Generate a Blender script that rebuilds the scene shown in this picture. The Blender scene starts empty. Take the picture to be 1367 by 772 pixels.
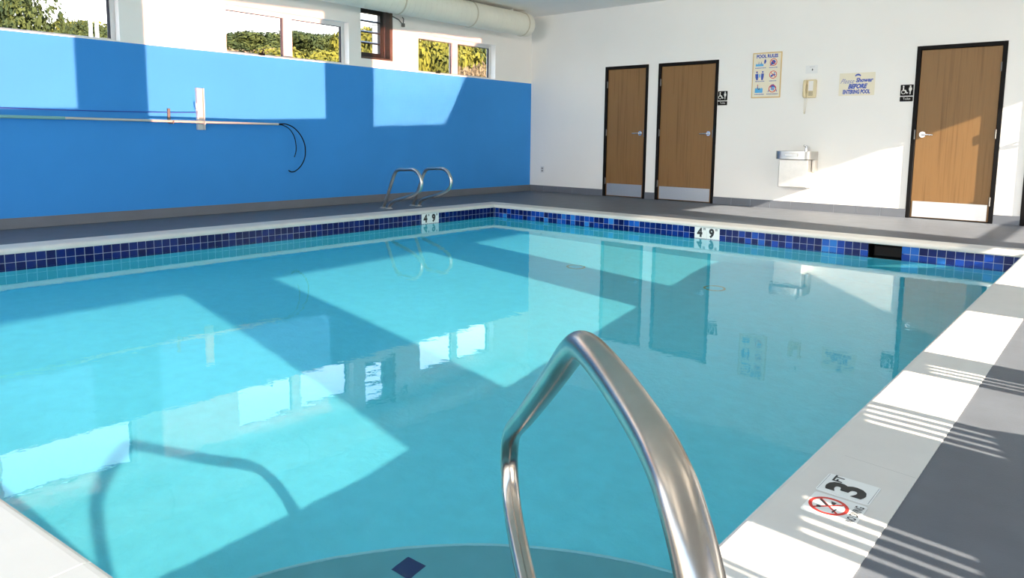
import bpy, math, random
from mathutils import Matrix, Vector

random.seed(7)
sc = bpy.context.scene
COL = sc.collection
PI = math.pi
R = math.radians

# ---------------------------------------------------------------- materials
def new_mat(name):
    m = bpy.data.materials.new(name)
    m.use_nodes = True
    nt = m.node_tree
    return m, nt, nt.nodes['Principled BSDF']

def setp(b, **k):
    names = dict(color='Base Color', rough='Roughness', metal='Metallic', spec='Specular IOR Level', coat='Coat Weight')
    for a, v in k.items():
        b.inputs[names[a]].default_value = (*v, 1) if a == 'color' else v

def coords(nt, scale=(1, 1, 1), kind='Object'):
    tc = nt.nodes.new('ShaderNodeTexCoord')
    mp = nt.nodes.new('ShaderNodeMapping')
    mp.inputs['Scale'].default_value = scale
    nt.links.new(tc.outputs[kind], mp.inputs['Vector'])
    return mp.outputs['Vector']

def noise(nt, vec, scale, detail=4, rough=.55):
    n = nt.nodes.new('ShaderNodeTexNoise')
    n.inputs['Scale'].default_value = scale
    n.inputs['Detail'].default_value = detail
    n.inputs['Roughness'].default_value = rough
    nt.links.new(vec, n.inputs['Vector'])
    return n.outputs['Fac']

def ramp(nt, fac, stops):
    r = nt.nodes.new('ShaderNodeValToRGB')
    while len(r.color_ramp.elements) < len(stops):
        r.color_ramp.elements.new(.5)
    for e, (p, c) in zip(r.color_ramp.elements, stops):
        e.position = p
        e.color = (*c, 1)
    nt.links.new(fac, r.inputs['Fac'])
    return r.outputs['Color']

def bump(nt, b, fac, strength, dist):
    n = nt.nodes.new('ShaderNodeBump')
    n.inputs['Strength'].default_value = strength
    n.inputs['Distance'].default_value = dist
    nt.links.new(fac, n.inputs['Height'])
    nt.links.new(n.outputs['Normal'], b.inputs['Normal'])

def mat(name, color, rough=.5, metal=0., spec=.5, var=0., vscale=3., bmp=None, stretch=(1, 1, 1)):
    """plain surface with a slight procedural mottling"""
    m, nt, b = new_mat(name)
    setp(b, color=color, rough=rough, metal=metal, spec=spec)
    if var:
        f = noise(nt, coords(nt, stretch), vscale)
        lo = tuple(max(0, c * (1 - var)) for c in color)
        hi = tuple(min(1, c * (1 + var)) for c in color)
        nt.links.new(ramp(nt, f, [(.3, lo), (.7, hi)]), b.inputs['Base Color'])
    if bmp:
        bump(nt, b, noise(nt, coords(nt), bmp[0], 3), bmp[1], bmp[2])
    return m

def srgb(r, g, b):
    f = lambda c: (c / 255 / 12.92) if c <= 10 else ((c / 255 + .055) / 1.055) ** 2.4
    return (f(r), f(g), f(b))

M = {}
M['white_wall'] = mat('white_wall_paint', (.89, .872, .845), .75, spec=.25, var=.015, vscale=1.2, bmp=(60, .05, .003))
M['blue_wall'] = mat('blue_wall_paint', (.036, .265, .70), .62, spec=.25, var=.03, vscale=1.5, bmp=(45, .08, .003))
M['ceiling'] = mat('ceiling_paint', (.90, .885, .86), .85, spec=.2, var=.01)
M['deck'] = mat('grey_deck_paint', (.108, .122, .147), .55, spec=.4, var=.10, vscale=5, bmp=(160, .25, .003))
M['base'] = mat('grey_base_tile', (.140, .155, .185), .5, var=.06, vscale=4)
M['coping'] = mat('white_coping_stone', (.65, .63, .60), .6, spec=.35, var=.03, vscale=6, bmp=(120, .08, .002))
M['caulk'] = mat('white_caulk', (.85, .84, .80), .6)
M['hairline'] = mat('hairline_joint', (.42, .41, .39), .8)
M['basin'] = mat('turquoise_plaster', (.195, .770, .890), .8, spec=.2, var=.04, vscale=10, bmp=(26, .55, .012))
M['step'] = mat('step_plaster', (.16, .42, .47), .8, spec=.2, var=.05, vscale=10)
M['nosing'] = mat('step_nosing', (.42, .72, .78), .7)
M['grout'] = mat('pale_grout', (.60, .66, .74), .8)
M['navy'] = mat('navy_tile', (.006, .012, .12), .2)
M['white_tile'] = mat('white_marker_tile', (.80, .81, .80), .3)
M['black_ink'] = mat('black_ink', (.012, .012, .014), .5)
M['grey_ink'] = mat('grey_ink', (.25, .25, .26), .5)
M['red_ink'] = mat('red_ink', (.62, .03, .02), .5)
M['black_plastic'] = mat('black_plastic', (.006, .006, .007), .6, spec=.15)
M['frame_black'] = mat('black_door_frame', (.006, .0055, .006), .6, spec=.12, var=.1)
M['kick'] = mat('brushed_kick_plate', (.62, .63, .64), .38, .85, var=.04, vscale=30, stretch=(1, 1, 12))
M['chrome'] = mat('satin_chrome', (.66, .66, .68), .25, 1., var=.03)
M['steel'] = mat('brushed_stainless', (.56, .54, .51), .3, 1., var=.06, vscale=14)
M['pale_steel'] = mat('pale_stainless', (.74, .70, .65), .42, .75, var=.04, vscale=14)
M['dark_steel'] = mat('dark_bracket_steel', (.16, .155, .15), .5, .6)  # dark grey steel of the small hardware, one even tone
M['alu'] = mat('white_aluminium', (.66, .66, .66), .45, .1, var=.03)
M['gasket'] = mat('dark_gasket', (.05, .055, .08), .6)
M['bronze'] = mat('dark_bronze_metal', (.022, .017, .016), .5, .3, var=.15)
M['bronze_light'] = mat('brown_bronze_metal', (.10, .066, .052), .5, .2, var=.15)
M['duct'] = mat('cream_duct_metal', (.84, .82, .71), .5, 0., var=.04, vscale=2)
M['drain_ring'] = mat('drain_ring', (.34, .40, .22), .6)
M['duct_band'] = mat('duct_band', (.62, .57, .44), .5, .2)
M['cream'] = mat('cream_sign_board', (.80, .74, .58), .5, var=.04)
M['tan'] = mat('tan_sign_border', (.66, .47, .22), .5, var=.06)
M['sign_blue'] = mat('sign_blue', (.03, .08, .42), .5)
M['sign_cyan'] = mat('sign_light_blue', (.08, .42, .78), .5)
M['phone'] = mat('cream_phone_plastic', (.70, .60, .38), .4, var=.02)
M['phone_dark'] = mat('phone_keypad', (.30, .27, .20), .5)
M['label_white'] = mat('white_label', (.80, .80, .80), .5)
M['plate_white'] = mat('white_plate_plastic', (.74, .74, .74), .4)
M['slot'] = mat('socket_slot', (.20, .20, .21), .5)
M['sign_black'] = mat('black_sign_plastic', (.008, .006, .006), .6, spec=.15)
M['sign_white'] = mat('white_sign_ink', (.80, .78, .75), .5)
M['pole_alu'] = mat('pole_aluminium', (.62, .60, .54), .4, .5, var=.05)
M['pole_green'] = mat('pole_teal_sleeve', (.20, .44, .44), .5)
M['bark'] = mat('tree_bark', (.10, .075, .05), .9, var=.3, vscale=6)
M['chair_plastic'] = mat('pale_chair_plastic', (.55, .55, .54), .5)
M['post_white'] = mat('white_painted_post', (.75, .75, .74), .6, var=.05)
M['rust_panel'] = mat('tan_panel', (.55, .38, .25), .7, var=.1)
M['brick_post'] = mat('stone_facing', (.34, .22, .16), .8, var=.4, vscale=8)

def wood(name, dark, light):
    m, nt, b = new_mat(name)
    setp(b, rough=.5, spec=.35)
    v = coords(nt, (26, 26, .55))
    f = noise(nt, v, 1.6, 6, .6)
    v2 = coords(nt, (3.0, 3, .18))
    f2 = noise(nt, v2, 2.0, 3)
    mx = nt.nodes.new('ShaderNodeMath'); mx.operation = 'MULTIPLY_ADD'
    nt.links.new(f2, mx.inputs[0]); mx.inputs[1].default_value = .6
    nt.links.new(f, mx.inputs[2])
    c = ramp(nt, mx.outputs[0], [(.55, dark), (.80, light), (1.0, tuple(c * .9 for c in light))])
    nt.links.new(c, b.inputs['Base Color'])
    return m
M['door_wood'] = wood('oak_veneer', (.165, .080, .024), (.250, .132, .046))

def brushed_rail():
    m, nt, b = new_mat('brushed_rail_steel')
    setp(b, metal=1., color=(.62, .585, .54))
    f = noise(nt, coords(nt, (1, 1, 1)), 9, 6, .7)
    nt.links.new(ramp(nt, f, [(.3, (.43, .38, .33)), (.6, (.50, .45, .40)), (.8, (.58, .53, .48))]), b.inputs['Base Color'])
    r = nt.nodes.new('ShaderNodeMapRange')
    r.inputs['To Min'].default_value = .20
    r.inputs['To Max'].default_value = .27
    nt.links.new(noise(nt, coords(nt), 26, 5, .7), r.inputs['Value'])
    nt.links.new(r.outputs[0], b.inputs['Roughness'])
    return m
M['rail'] = brushed_rail()

def tile_mat():
    """glazed blue tile: every tile face carries its own random tone as a colour attribute"""
    m, nt, b = new_mat('glazed_blue_tile')
    setp(b, rough=.15, spec=.16)
    a = nt.nodes.new('ShaderNodeAttribute'); a.attribute_name = 'tone'
    c = ramp(nt, a.outputs['Fac'], [(0, (.002, .007, .075)), (.45, (.003, .020, .165)), (.8, (.006, .058, .38)), (1, (.03, .22, .62))])
    nt.links.new(c, b.inputs['Base Color'])
    return m
M['tile'] = tile_mat()

def leaf_mat(name, a, c):
    m, nt, b = new_mat(name)
    setp(b, rough=.8, spec=.15)
    f = noise(nt, coords(nt), 1.7, 3)
    nt.links.new(ramp(nt, f, [(.35, a), (.62, c)]), b.inputs['Base Color'])
    return m
M['leaf_dark'] = leaf_mat('dark_green_leaf', (.013, .021, .007), (.048, .054, .013))
M['leaf_gold'] = leaf_mat('yellow_green_leaf', (.036, .040, .007), (.125, .106, .012))
M['leaf_tan'] = leaf_mat('dry_tan_leaf', (.09, .058, .033), (.18, .12, .07))
M['hill'] = leaf_mat('hill_grass', (.09, .075, .018), (.16, .11, .035))
M['asphalt'] = mat('outside_ground', (.16, .16, .15), .9, var=.15)

def water_mat():
    m, nt, b = new_mat('pool_water_surface')
    nt.nodes.remove(b)
    g = nt.nodes.new('ShaderNodeBsdfGlass')
    g.inputs['IOR'].default_value = 1.33
    g.inputs['Roughness'].default_value = 0
    g.inputs['Color'].default_value = (.90, .985, .995, 1)
    v = coords(nt)
    n1 = noise(nt, v, 5.0, 2)
    n2 = noise(nt, v, 22.0, 2)
    add = nt.nodes.new('ShaderNodeMath'); add.operation = 'MULTIPLY_ADD'
    nt.links.new(n2, add.inputs[0]); add.inputs[1].default_value = .25
    nt.links.new(n1, add.inputs[2])
    bp = nt.nodes.new('ShaderNodeBump')
    bp.inputs['Strength'].default_value = .028
    bp.inputs['Distance'].default_value = .02
    nt.links.new(add.outputs[0], bp.inputs['Height'])
    nt.links.new(bp.outputs['Normal'], g.inputs['Normal'])
    nt.links.new(g.outputs['BSDF'], nt.nodes['Material Output'].inputs['Surface'])
    return m
M['water'] = water_mat()

def glass_mat(name='window_glass', tint=(.97, .985, .98)):
    m, nt, b = new_mat(name)
    nt.nodes.remove(b)
    t = nt.nodes.new('ShaderNodeBsdfTransparent'); t.inputs['Color'].default_value = (*tint, 1)
    g = nt.nodes.new('ShaderNodeBsdfGlossy'); g.inputs['Roughness'].default_value = .02
    lw = nt.nodes.new('ShaderNodeLayerWeight'); lw.inputs['Blend'].default_value = .12
    mx = nt.nodes.new('ShaderNodeMixShader')
    mul = nt.nodes.new('ShaderNodeMath'); mul.operation = 'MULTIPLY'; mul.inputs[1].default_value = .35
    nt.links.new(lw.outputs['Fresnel'], mul.inputs[0])
    nt.links.new(mul.outputs[0], mx.inputs['Fac'])
    nt.links.new(t.outputs[0], mx.inputs[1]); nt.links.new(g.outputs[0], mx.inputs[2])
    nt.links.new(mx.outputs[0], nt.nodes['Material Output'].inputs['Surface'])
    return m
M['glass'] = glass_mat()
M['dimming_glass'] = glass_mat('sun_dimming_glass', (.415, .415, .415))  # grey glass added to weaken the sun falling on the pool floor

# ---------------------------------------------------------------- mesh helpers
class MB:
    def __init__(s):
        s.v, s.f, s.mi, s.tone = [], [], [], []
    def add(s, verts, faces, mi=0, tone=0.):
        o = len(s.v)
        s.v += [tuple(v) for v in verts]
        s.f += [tuple(i + o for i in f) for f in faces]
        s.mi += [mi] * len(faces)
        s.tone += [tone] * len(faces)
        return s
    def box(s, x0, x1, y0, y1, z0, z1, mi=0):
        v = [(x, y, z) for z in (z0, z1) for y in (y0, y1) for x in (x0, x1)]
        return s.add(v, [(0, 2, 3, 1), (4, 5, 7, 6), (0, 1, 5, 4), (2, 6, 7, 3), (0, 4, 6, 2), (1, 3, 7, 5)], mi)
    def obox(s, c, ax, ay, az, mi=0):
        c, ax, ay, az = map(Vector, (c, ax, ay, az))
        v = [c + ax * i + ay * j + az * k for k in (-1, 1) for j in (-1, 1) for i in (-1, 1)]
        return s.add(v, [(0, 2, 3, 1), (4, 5, 7, 6), (0, 1, 5, 4), (2, 6, 7, 3), (0, 4, 6, 2), (1, 3, 7, 5)], mi)
    def tube(s, pts, r, n=12, mi=0, closed=False, caps=True, radii=None):
        pts = [Vector(p) for p in pts]
        m = len(pts)
        t0 = (pts[1] - pts[0]).normalized()
        ref = Vector((0, 0, 1)) if abs(t0.z) < .9 else Vector((1, 0, 0))
        nrm = t0.cross(ref).normalized()
        rings = []
        for i, p in enumerate(pts):
            if closed:
                t = (pts[(i + 1) % m] - pts[i - 1]).normalized()
            else:
                t = (pts[min(i + 1, m - 1)] - pts[max(i - 1, 0)]).normalized()
            nrm = (nrm - t * nrm.dot(t)).normalized()
            b = t.cross(nrm)
            rr = radii[i] if radii else r
            rings.append([p + nrm * (rr * math.cos(2 * PI * k / n)) + b * (rr * math.sin(2 * PI * k / n)) for k in range(n)])
        v = [q for rg in rings for q in rg]
        f = []
        for i in range(m if closed else m - 1):
            j = (i + 1) % m
            for k in range(n):
                l = (k + 1) % n
                f.append((i * n + k, i * n + l, j * n + l, j * n + k))
        if caps and not closed:
            f.append(tuple(reversed(range(n))))
            f.append(tuple((m - 1) * n + k for k in range(n)))
        return s.add(v, f, mi)
    def cyl(s, p0, p1, r, n=16, mi=0):
        return s.tube([p0, p1], r, n, mi)
    def prism(s, poly, to3, depth, mi=0):
        """poly: 2-D outline; to3(a, b, h) -> 3-D point; depth: extrusion"""
        n = len(poly)
        v = [to3(a, b, 0) for a, b in poly] + [to3(a, b, depth) for a, b in poly]
        f = [tuple(range(n)), tuple(reversed(range(n, 2 * n)))]
        f += [(i, i + n, (i + 1) % n + n, (i + 1) % n) for i in range(n)]
        return s.add(v, f, mi)
    def ringshape(s, cx, cy, r0, r1, to3, depth, n=28, mi=0):
        for k in range(n):
            a, b = 2 * PI * k / n, 2 * PI * (k + 1) / n
            q = [(cx + r * math.cos(t), cy + r * math.sin(t)) for r, t in ((r0, a), (r1, a), (r1, b), (r0, b))]
            v = [to3(x, y, 0) for x, y in q] + [to3(x, y, depth) for x, y in q]
            s.add(v, [(0, 1, 2, 3), (4, 7, 6, 5), (1, 5, 6, 2), (0, 3, 7, 4)], mi)
        return s

def wloc(o):
    l = Vector((0, 0, 0))
    while o is not None:
        l += o.location
        o = o.parent
    return l

def put(name, mb, mats, parent=None, smooth=False, bev=0., segs=2, recalc=True, tone=False, at=None):
    """links ONE mesh object; verts are given in world space"""
    me = bpy.data.meshes.new(name)
    base = wloc(parent) if parent is not None else (Vector(at) if at is not None else Vector((0, 0, 0)))
    me.from_pydata([tuple(Vector(v) - base) for v in mb.v], [], mb.f)
    if not isinstance(mats, (list, tuple)):
        mats = [mats]
    for m in mats:
        me.materials.append(M[m] if isinstance(m, str) else m)
    me.polygons.foreach_set('material_index', mb.mi)
    if tone:
        a = me.attributes.new('tone', 'FLOAT', 'FACE')
        a.data.foreach_set('value', mb.tone)
    me.update()
    if recalc:
        import bmesh
        bm = bmesh.new(); bm.from_mesh(me)
        bmesh.ops.recalc_face_normals(bm, faces=bm.faces)
        bm.to_mesh(me); bm.free()
    if smooth:
        me.polygons.foreach_set('use_smooth', [True] * len(me.polygons))
        me.set_sharp_from_angle(angle=R(40))
    o = bpy.data.objects.new(name, me)
    COL.objects.link(o)
    if parent is not None:
        o.parent = parent
    elif at is not None:
        o.location = at
    if bev:
        b = o.modifiers.new('Bevel', 'BEVEL'); b.width = bev; b.segments = segs; b.limit_method = 'ANGLE'; b.angle_limit = R(40)
    return o

def empty(name, loc):
    o = bpy.data.objects.new(name, None)
    o.empty_display_size = .1
    COL.objects.link(o); o.location = loc
    return o

def tag(o, label=None, cat=None, group=None, kind=None):
    if label: o['label'] = label
    if cat: o['category'] = cat
    if group: o['group'] = group
    if kind: o['kind'] = kind
    return o

def text_mb(mb, txt, size, to3, depth, mi=0, align='CENTER', sx=1., bold=0.):
    cu = bpy.data.curves.new('lettering', 'FONT')
    cu.body = txt; cu.size = size; cu.align_x = align; cu.align_y = 'CENTER'
    cu.fill_mode = 'FRONT'; cu.resolution_u = 3; cu.offset = bold
    ob = bpy.data.objects.new('lettering', cu)
    COL.objects.link(ob)
    dg = bpy.context.evaluated_depsgraph_get()
    dg.update()
    me = bpy.data.meshes.new_from_object(ob.evaluated_get(dg))
    mb.add([to3(v.co.x * sx, v.co.y, depth) for v in me.vertices], [tuple(p.vertices) for p in me.polygons], mi)
    bpy.data.objects.remove(ob); bpy.data.curves.remove(cu); bpy.data.meshes.remove(me)
    return mb

# ---------------------------------------------------------------- dimensions (metres; corner of blue and white walls at 0,0; deck z = 0)
W, NEAR, H = 10.2, -12.6, 3.16
ZB = 1.986
ZW = -.173
XL, XR, YB = 1.461, 7.864, -2.606
NP, ND = Vector((6.954, -9.86)), Vector((.649, .068)).normalized()
def pool_poly(d):
    n = Vector((ND.y, -ND.x))
    p = NP + n * d
    xl, xr, yb = XL - d, XR + d, YB + d
    yat = lambda x: p.y + ND.y / ND.x * (x - p.x)
    return [(xl, yb), (xr, yb), (xr, yat(xr)), (xl, yat(xl))]

def floor_z(y):
    t = min(1, max(0, (y + 8.5) / 5.5))
    return ZW - (.92 + .50 * t)

# ---------------------------------------------------------------- setting
mb = MB()
outer = [(-.02, .2), (W + .02, .2), (W + .02, NEAR - .02), (-.02, NEAR - .02)]
inner = pool_poly(.293)
for i in range(4):
    j = (i + 1) % 4
    mb.add([(*outer[i], 0), (*outer[j], 0), (*inner[j], 0), (*inner[i], 0)], [(0, 3, 2, 1)])
    mb.add([(*inner[i], 0), (*inner[j], 0), (*inner[j], -.05), (*inner[i], -.05)], [(0, 3, 2, 1)])
tag(put('floor', mb, 'deck', recalc=False), 'grey painted concrete pool deck around the water', 'floor', kind='structure')

mb = MB().box(-.3, W + .3, NEAR - .3, .3, H, H + .15)
tag(put('ceiling', mb, 'ceiling'), 'flat white ceiling above the round duct', 'ceiling', kind='structure')

# left wall: blue lower part, white upper part with openings
LW = [(-9.95, -7.127), (-5.895, -4.07), (-2.765, -.985)]      # sliding window openings (y)
VENT = (-3.86, -3.285)
ZT = 2.568
mb = MB()
mb.box(-.3, 0, NEAR - .3, .0, -.1, ZB - .012, 0)
mb.box(-.3, .004, NEAR - .3, .0, ZB - .012, ZB, 1)
ops = sorted([(a, b, ZB, ZT) for a, b in LW] + [(VENT[0], VENT[1], 2.095, 2.815)])
y = NEAR - .3
for a, b, z0, z1 in ops:
    mb.box(-.178, -.004, y, a, ZB, H, 1)
    if z0 > ZB: mb.box(-.178, -.004, a, b, ZB, z0, 1)
    mb.box(-.178, -.004, a, b, z1, H, 1)
    y = b
mb.box(-.178, -.004, y, 0, ZB, H, 1)
tag(put('wall_left', mb, ['blue_wall', 'white_wall']), 'long side wall painted bright blue below and white above', 'wall', kind='structure')

# back wall with four door openings
DZ = 2.185
DOORS = [(1.627, 2.458), (2.640, 3.663), (6.336, 7.297), (7.565, 8.56)]
mb = MB()
x = -.3
for a, b in DOORS:
    mb.box(x, a + .01, 0, .3, -.1, H); mb.box(a + .01, b - .01, 0, .3, DZ - .01, H)
    mb.box(a + .01, b - .01, .16, .3, -.1, DZ - .01)
    x = b - .01
mb.box(x, W + .3, 0, .3, -.1, H)
tag(put('wall_back', mb, 'white_wall'), 'white end wall with the wooden doors and the drinking fountain', 'wall', kind='structure')

# right wall (behind the right edge of the photograph) with tall glazed bays
RW = [(-11.6, -8.72), (-7.88, -5.68), (-4.84, -2.76), (-2.22, -.12)]
SILL, HEAD = .22, 2.572
LOW = {1: .26}          # the second bay is wider below its rail
mb = MB()
y = NEAR - .3
for k, (a, b) in enumerate(RW):
    lo = a - LOW.get(k, 0)
    mb.box(W - .05, W + .05, y, a, 1.14, H); mb.box(W - .05, W + .05, y, lo, -.1, 1.14)
    mb.box(W - .05, W + .05, lo, b, -.1, SILL); mb.box(W - .05, W + .05, a, b, HEAD, H)
    if lo < a: mb.box(W - .05, W + .05, lo, a, 1.045, 1.14)
    y = b
mb.box(W - .05, W + .05, y, .0, -.1, H)
tag(put('wall_right', mb, 'white_wall'), 'white glazed wall on the sunny side of the pool', 'wall', kind='structure')

# near wall, its unseen openings added to let in fill light
FW = [(.25, 5.0), (5.2, 9.95)]
mb = MB()
x = -.3
for a, b in FW:
    mb.box(x, a, NEAR - .15, NEAR, -.1, H); mb.box(a, b, NEAR - .15, NEAR, -.1, .15); mb.box(a, b, NEAR - .15, NEAR, 2.65, H)
    x = b
mb.box(x, W + .3, NEAR - .15, NEAR, -.1, H)
tag(put('wall_front', mb, 'white_wall'), 'white end wall behind the photographer', 'wall', kind='structure')

# baseboards
mb = MB().box(0, .014, NEAR, 0, 0, .112)
tag(put('baseboard_left', mb, 'base', bev=.004), 'dark grey baseboard along the foot of the blue wall', 'baseboard', kind='structure')
mb = MB()
x = .014
for a, b in DOORS + [(W, W)]:
    n = max(1, round((a - x) / .305))
    for k in range(n):
        x0, x1 = x + (a - x) * k / n, x + (a - x) * (k + 1) / n
        mb.box(x0 + .0015, x1 - .0015, -.014, 0, 0, .112, 0)
        mb.box(x0, x1, -.011, 0, 0, .110, 1)
    x = b
tag(put('baseboard_back', mb, ['base', 'grout']), 'grey tile baseboard along the foot of the white end wall', 'baseboard', kind='structure')

# ---------------------------------------------------------------- doors
def door(n, x0, x1, hinge, label, lever_dir):
    root = empty('door_%d' % n, ((x0 + x1) / 2, 0, 0))
    tag(root, label, 'door', kind='structure')
    fw = .048
    mb = MB()
    for a, b in ((x0, x0 + fw), (x1 - fw, x1)):
        mb.box(a, b, -.012, .06, 0, DZ)
    mb.box(x0 + fw, x1 - fw, -.012, .06, DZ - fw, DZ)
    for a, b in ((x0 + fw, x0 + fw + .012), (x1 - fw - .012, x1 - fw)):
        mb.box(a, b, .066, .12, 0, DZ - fw)
    mb.box(x0 + .01, x1 - .01, .12, .16, 0, DZ - .01)
    put('door_frame', mb, 'frame_black', root, bev=.003)
    a, b = x0 + fw + .004, x1 - fw - .004
    leaf = put('door_leaf', MB().box(a, b, .012, .056, .012, DZ - fw - .004), 'door_wood', root, bev=.002)
    put('kick_plate', MB().box(a + .02, b - .02, .009, .0122, .02, .222), 'kick', leaf)
    hx = (b + .002) if hinge == 'R' else (a - .002)
    for z in (1.885, 1.085, .265):
        mb = MB()
        mb.cyl((hx, -.012, z - .055), (hx, -.012, z + .055), .009, 10)
        mb.box(hx - .004, hx + .004, -.012, .02, z - .05, z + .05)
        put('hinge', mb, 'dark_steel', leaf, smooth=True)
    lx = a + .075 if hinge == 'R' else b - .075
    d = 1 if hinge == 'R' else -1
    z = 1.075
    mb = MB()
    mb.cyl((lx, .012, z), (lx, -.002, z), .036, 24)
    mb.cyl((lx, -.002, z), (lx, -.05, z), .012, 14)
    mb.tube([(lx - .004 * d, -.05, z), (lx + .03 * d, -.054, z), (lx + .08 * d, -.052, z - .002), (lx + .125 * d, -.046, z - .004)], .010, 12,
            radii=[.012, .011, .010, .009])
    put('lever_handle', mb, 'chrome', leaf, smooth=True)
    ex = x0 + fw if hinge == 'R' else x1 - fw
    put('strike_plate', MB().box(ex - .014, ex + .002, -.0135, -.010, z - .06, z + .06), 'dark_steel', root)
door(1, *DOORS[0], 'L', 'narrow oak door nearest the blue wall, black frame', -1)
door(2, *DOORS[1], 'L', 'wide oak door in shade between narrow door and first restroom sign', -1)
door(3, *DOORS[2], 'R', 'half sunlit oak door right of the second restroom sign', 1)
door(4, *DOORS[3], 'R', 'oak door cut off by the right edge of the photo', 1)

# ---------------------------------------------------------------- windows
def slider(n, y0, y1, label, latch=True):
    root = empty('window_%d' % n, (-.11, (y0 + y1) / 2, ZB))
    tag(root, label, 'window', kind='structure')
    xa, xb = -.17, -.11
    ft = .05
    ym = y0 + (y1 - y0) * .5
    mb = MB()
    mb.box(xa, xb, y0, y0 + ft, ZB, ZT); mb.box(xa, xb, y1 - ft, y1, ZB, ZT)
    mb.box(xa, xb, y0 + ft, y1 - ft, ZB, ZB + .028); mb.box(xa, xb, y0 + ft, y1 - ft, ZT - .055, ZT)
    put('window_frame', mb, 'alu', root, bev=.004)
    put('mullion', MB().box(xa - .005, xb + .012, ym - .065, ym + .065, ZB + .028, ZT - .055), 'alu', root, bev=.004)
    for a, b, nm in ((y0 + ft, ym - .065, 'pane'), (ym + .065, y1 - ft, 'pane')):
        put(nm, MB().box(-.145, -.141, a, b, ZB + .028, ZT - .055), 'glass', root)
        g = MB()
        g.box(-.135, -.122, b - .028, b, ZB + .028, ZT - .055)
        g.box(-.135, -.122, a, b - .028, ZT - .066, ZT - .055)
        put('gasket', g, 'gasket', root)
    if latch:
        put('latch', MB().box(xb, xb + .03, ym - .43, ym - .35, ZB + .010, ZB + .040).box(xb + .02, xb + .03, ym - .40, ym - .375, ZB + .04, ZB + .065), 'black_plastic', root, bev=.003)
    return root
slider(1, *LW[0], 'sliding window at the left edge above the blue wall, big tree outside')
slider(2, *LW[1], 'white sliding window above the blue wall with sky and hilltop outside')
slider(3, *LW[2], 'white sliding window nearest the white end wall, filled by trees')

# louvred vent window
root = empty('window_4', (-.05, (VENT[0] + VENT[1]) / 2, 2.095))
tag(root, 'dark bronze louvred vent window between the two sliding windows', 'window', kind='structure')
a, b = VENT; z0, z1 = 2.095, 2.815
mb = MB()
mb.box(-.16, -.09, a, a + .05, z0, z1); mb.box(-.16, -.09, b - .155, b - .10, z0, z1)
mb.box(-.16, -.09, a + .05, b - .155, z0 + .03, z0 + .10); mb.box(-.16, -.09, a + .05, b - .155, z1 - .06, z1)
put('inner_frame', mb, 'bronze', root, bev=.004)
mb = MB()
mb.box(-.12, .01, b - .055, b + .002, z0, z1); mb.box(-.12, .01, a, b - .055, z0, z0 + .028); mb.box(-.13, -.085, b - .085, b - .07, z0, z1)
put('outer_casing', mb, ['bronze_light'], root, bev=.003)
for k in range(3):
    z = z0 + .245 + k * .155
    put('louvre', MB().obox((-.125, (a + b - .105) / 2, z), (.05, 0, -.016), (0, (b - a - .205) / 2, 0), (.003, 0, .010)), 'bronze', root, bev=.002)
mb = MB()
mb.tube([(-.01, b + .01, z1 - .06), (.03, b + .10, z1 - .10), (.05, b + .17, z1 - .17)], .009, 8)
mb.tube([(.05, b + .17, z1 - .17), (.04, b + .19, z1 - .08), (.0, b + .2, z1 - .05)], .008, 8)
mb.box(.03, .07, b + .15, b + .19, z1 - .20, z1 - .15)
put('crank_arm', mb, 'dark_steel', root)

# glazed bays of the sunny wall: frames with a low rail
for k, (a, b) in enumerate(RW):
    root = empty('window_%d' % (5 + k), (W, (a + b) / 2, SILL))
    tag(root, 'tall bay window of the sunny wall, %s from the end wall' % ('fourth', 'third', 'second', 'first')[k], 'window', kind='structure')
    mb = MB()
    lo = a - LOW.get(k, 0)
    mb.box(W - .04, W + .04, lo, lo + .03, SILL, 1.14); mb.box(W - .04, W + .04, a, a + .03, 1.14, HEAD); mb.box(W - .04, W + .04, b - .03, b, SILL, HEAD)
    mb.box(W - .04, W + .04, lo + .03, b - .03, SILL, SILL + .04)
    put('window_frame', mb, 'alu', root)
    put('rail', MB().box(W - .03, W + .03, a + .03, b - .03, 1.045, 1.12), 'alu', root)
    if k < 3:
        put('dimming_pane', MB().box(W - .004, W + .004, a + .03, b - .03, 1.12, HEAD), 'dimming_glass', root)  # unseen pane added to dim the sun entering the pool
for k, (a, b) in enumerate(FW):
    root = empty('window_%d' % (9 + k), ((a + b) / 2, NEAR, .5))
    tag(root, 'wide unseen window added for fill light in the wall behind the photographer, %s' % ('blue wall side', 'sunny side')[k], 'window', kind='structure')
    mb = MB()
    for p in (a, (a + b) / 2 - .03, b - .06):
        mb.box(p, p + .06, NEAR - .1, NEAR - .04, .15, 2.65)
    mb.box(a, b, NEAR - .1, NEAR - .04, .15, .21); mb.box(a, b, NEAR - .1, NEAR - .04, 2.59, 2.65)
    put('window_frame', mb, 'alu', root)

# ---------------------------------------------------------------- pool
pool = empty('swimming_pool', (4.6, -6.2, 0))
tag(pool, 'indoor swimming pool of turquoise plaster with white coping and blue tile band', 'swimming pool', kind='structure')
RECV = []
# coping ring
prof = [(.014, -.046), (.004, -.045), (0, -.034), (.002, -.018), (.009, -.006), (.020, .001), (.032, .003), (.295, .003), (.295, -.03)]
rings = [[(*p, z) for p in pool_poly(d)] for d, z in prof]
mb = MB()
for r0, r1 in zip(rings, rings[1:]):
    for i in range(4):
        j = (i + 1) % 4
        mb.add([r0[i], r0[j], r1[j], r1[i]], [(0, 1, 2, 3)])
cop = put('coping', mb, 'coping', pool, recalc=False)
cop.data.polygons.foreach_set('use_smooth', [True] * len(cop.data.polygons))
cop.data.set_sharp_from_angle(angle=R(44))
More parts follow.
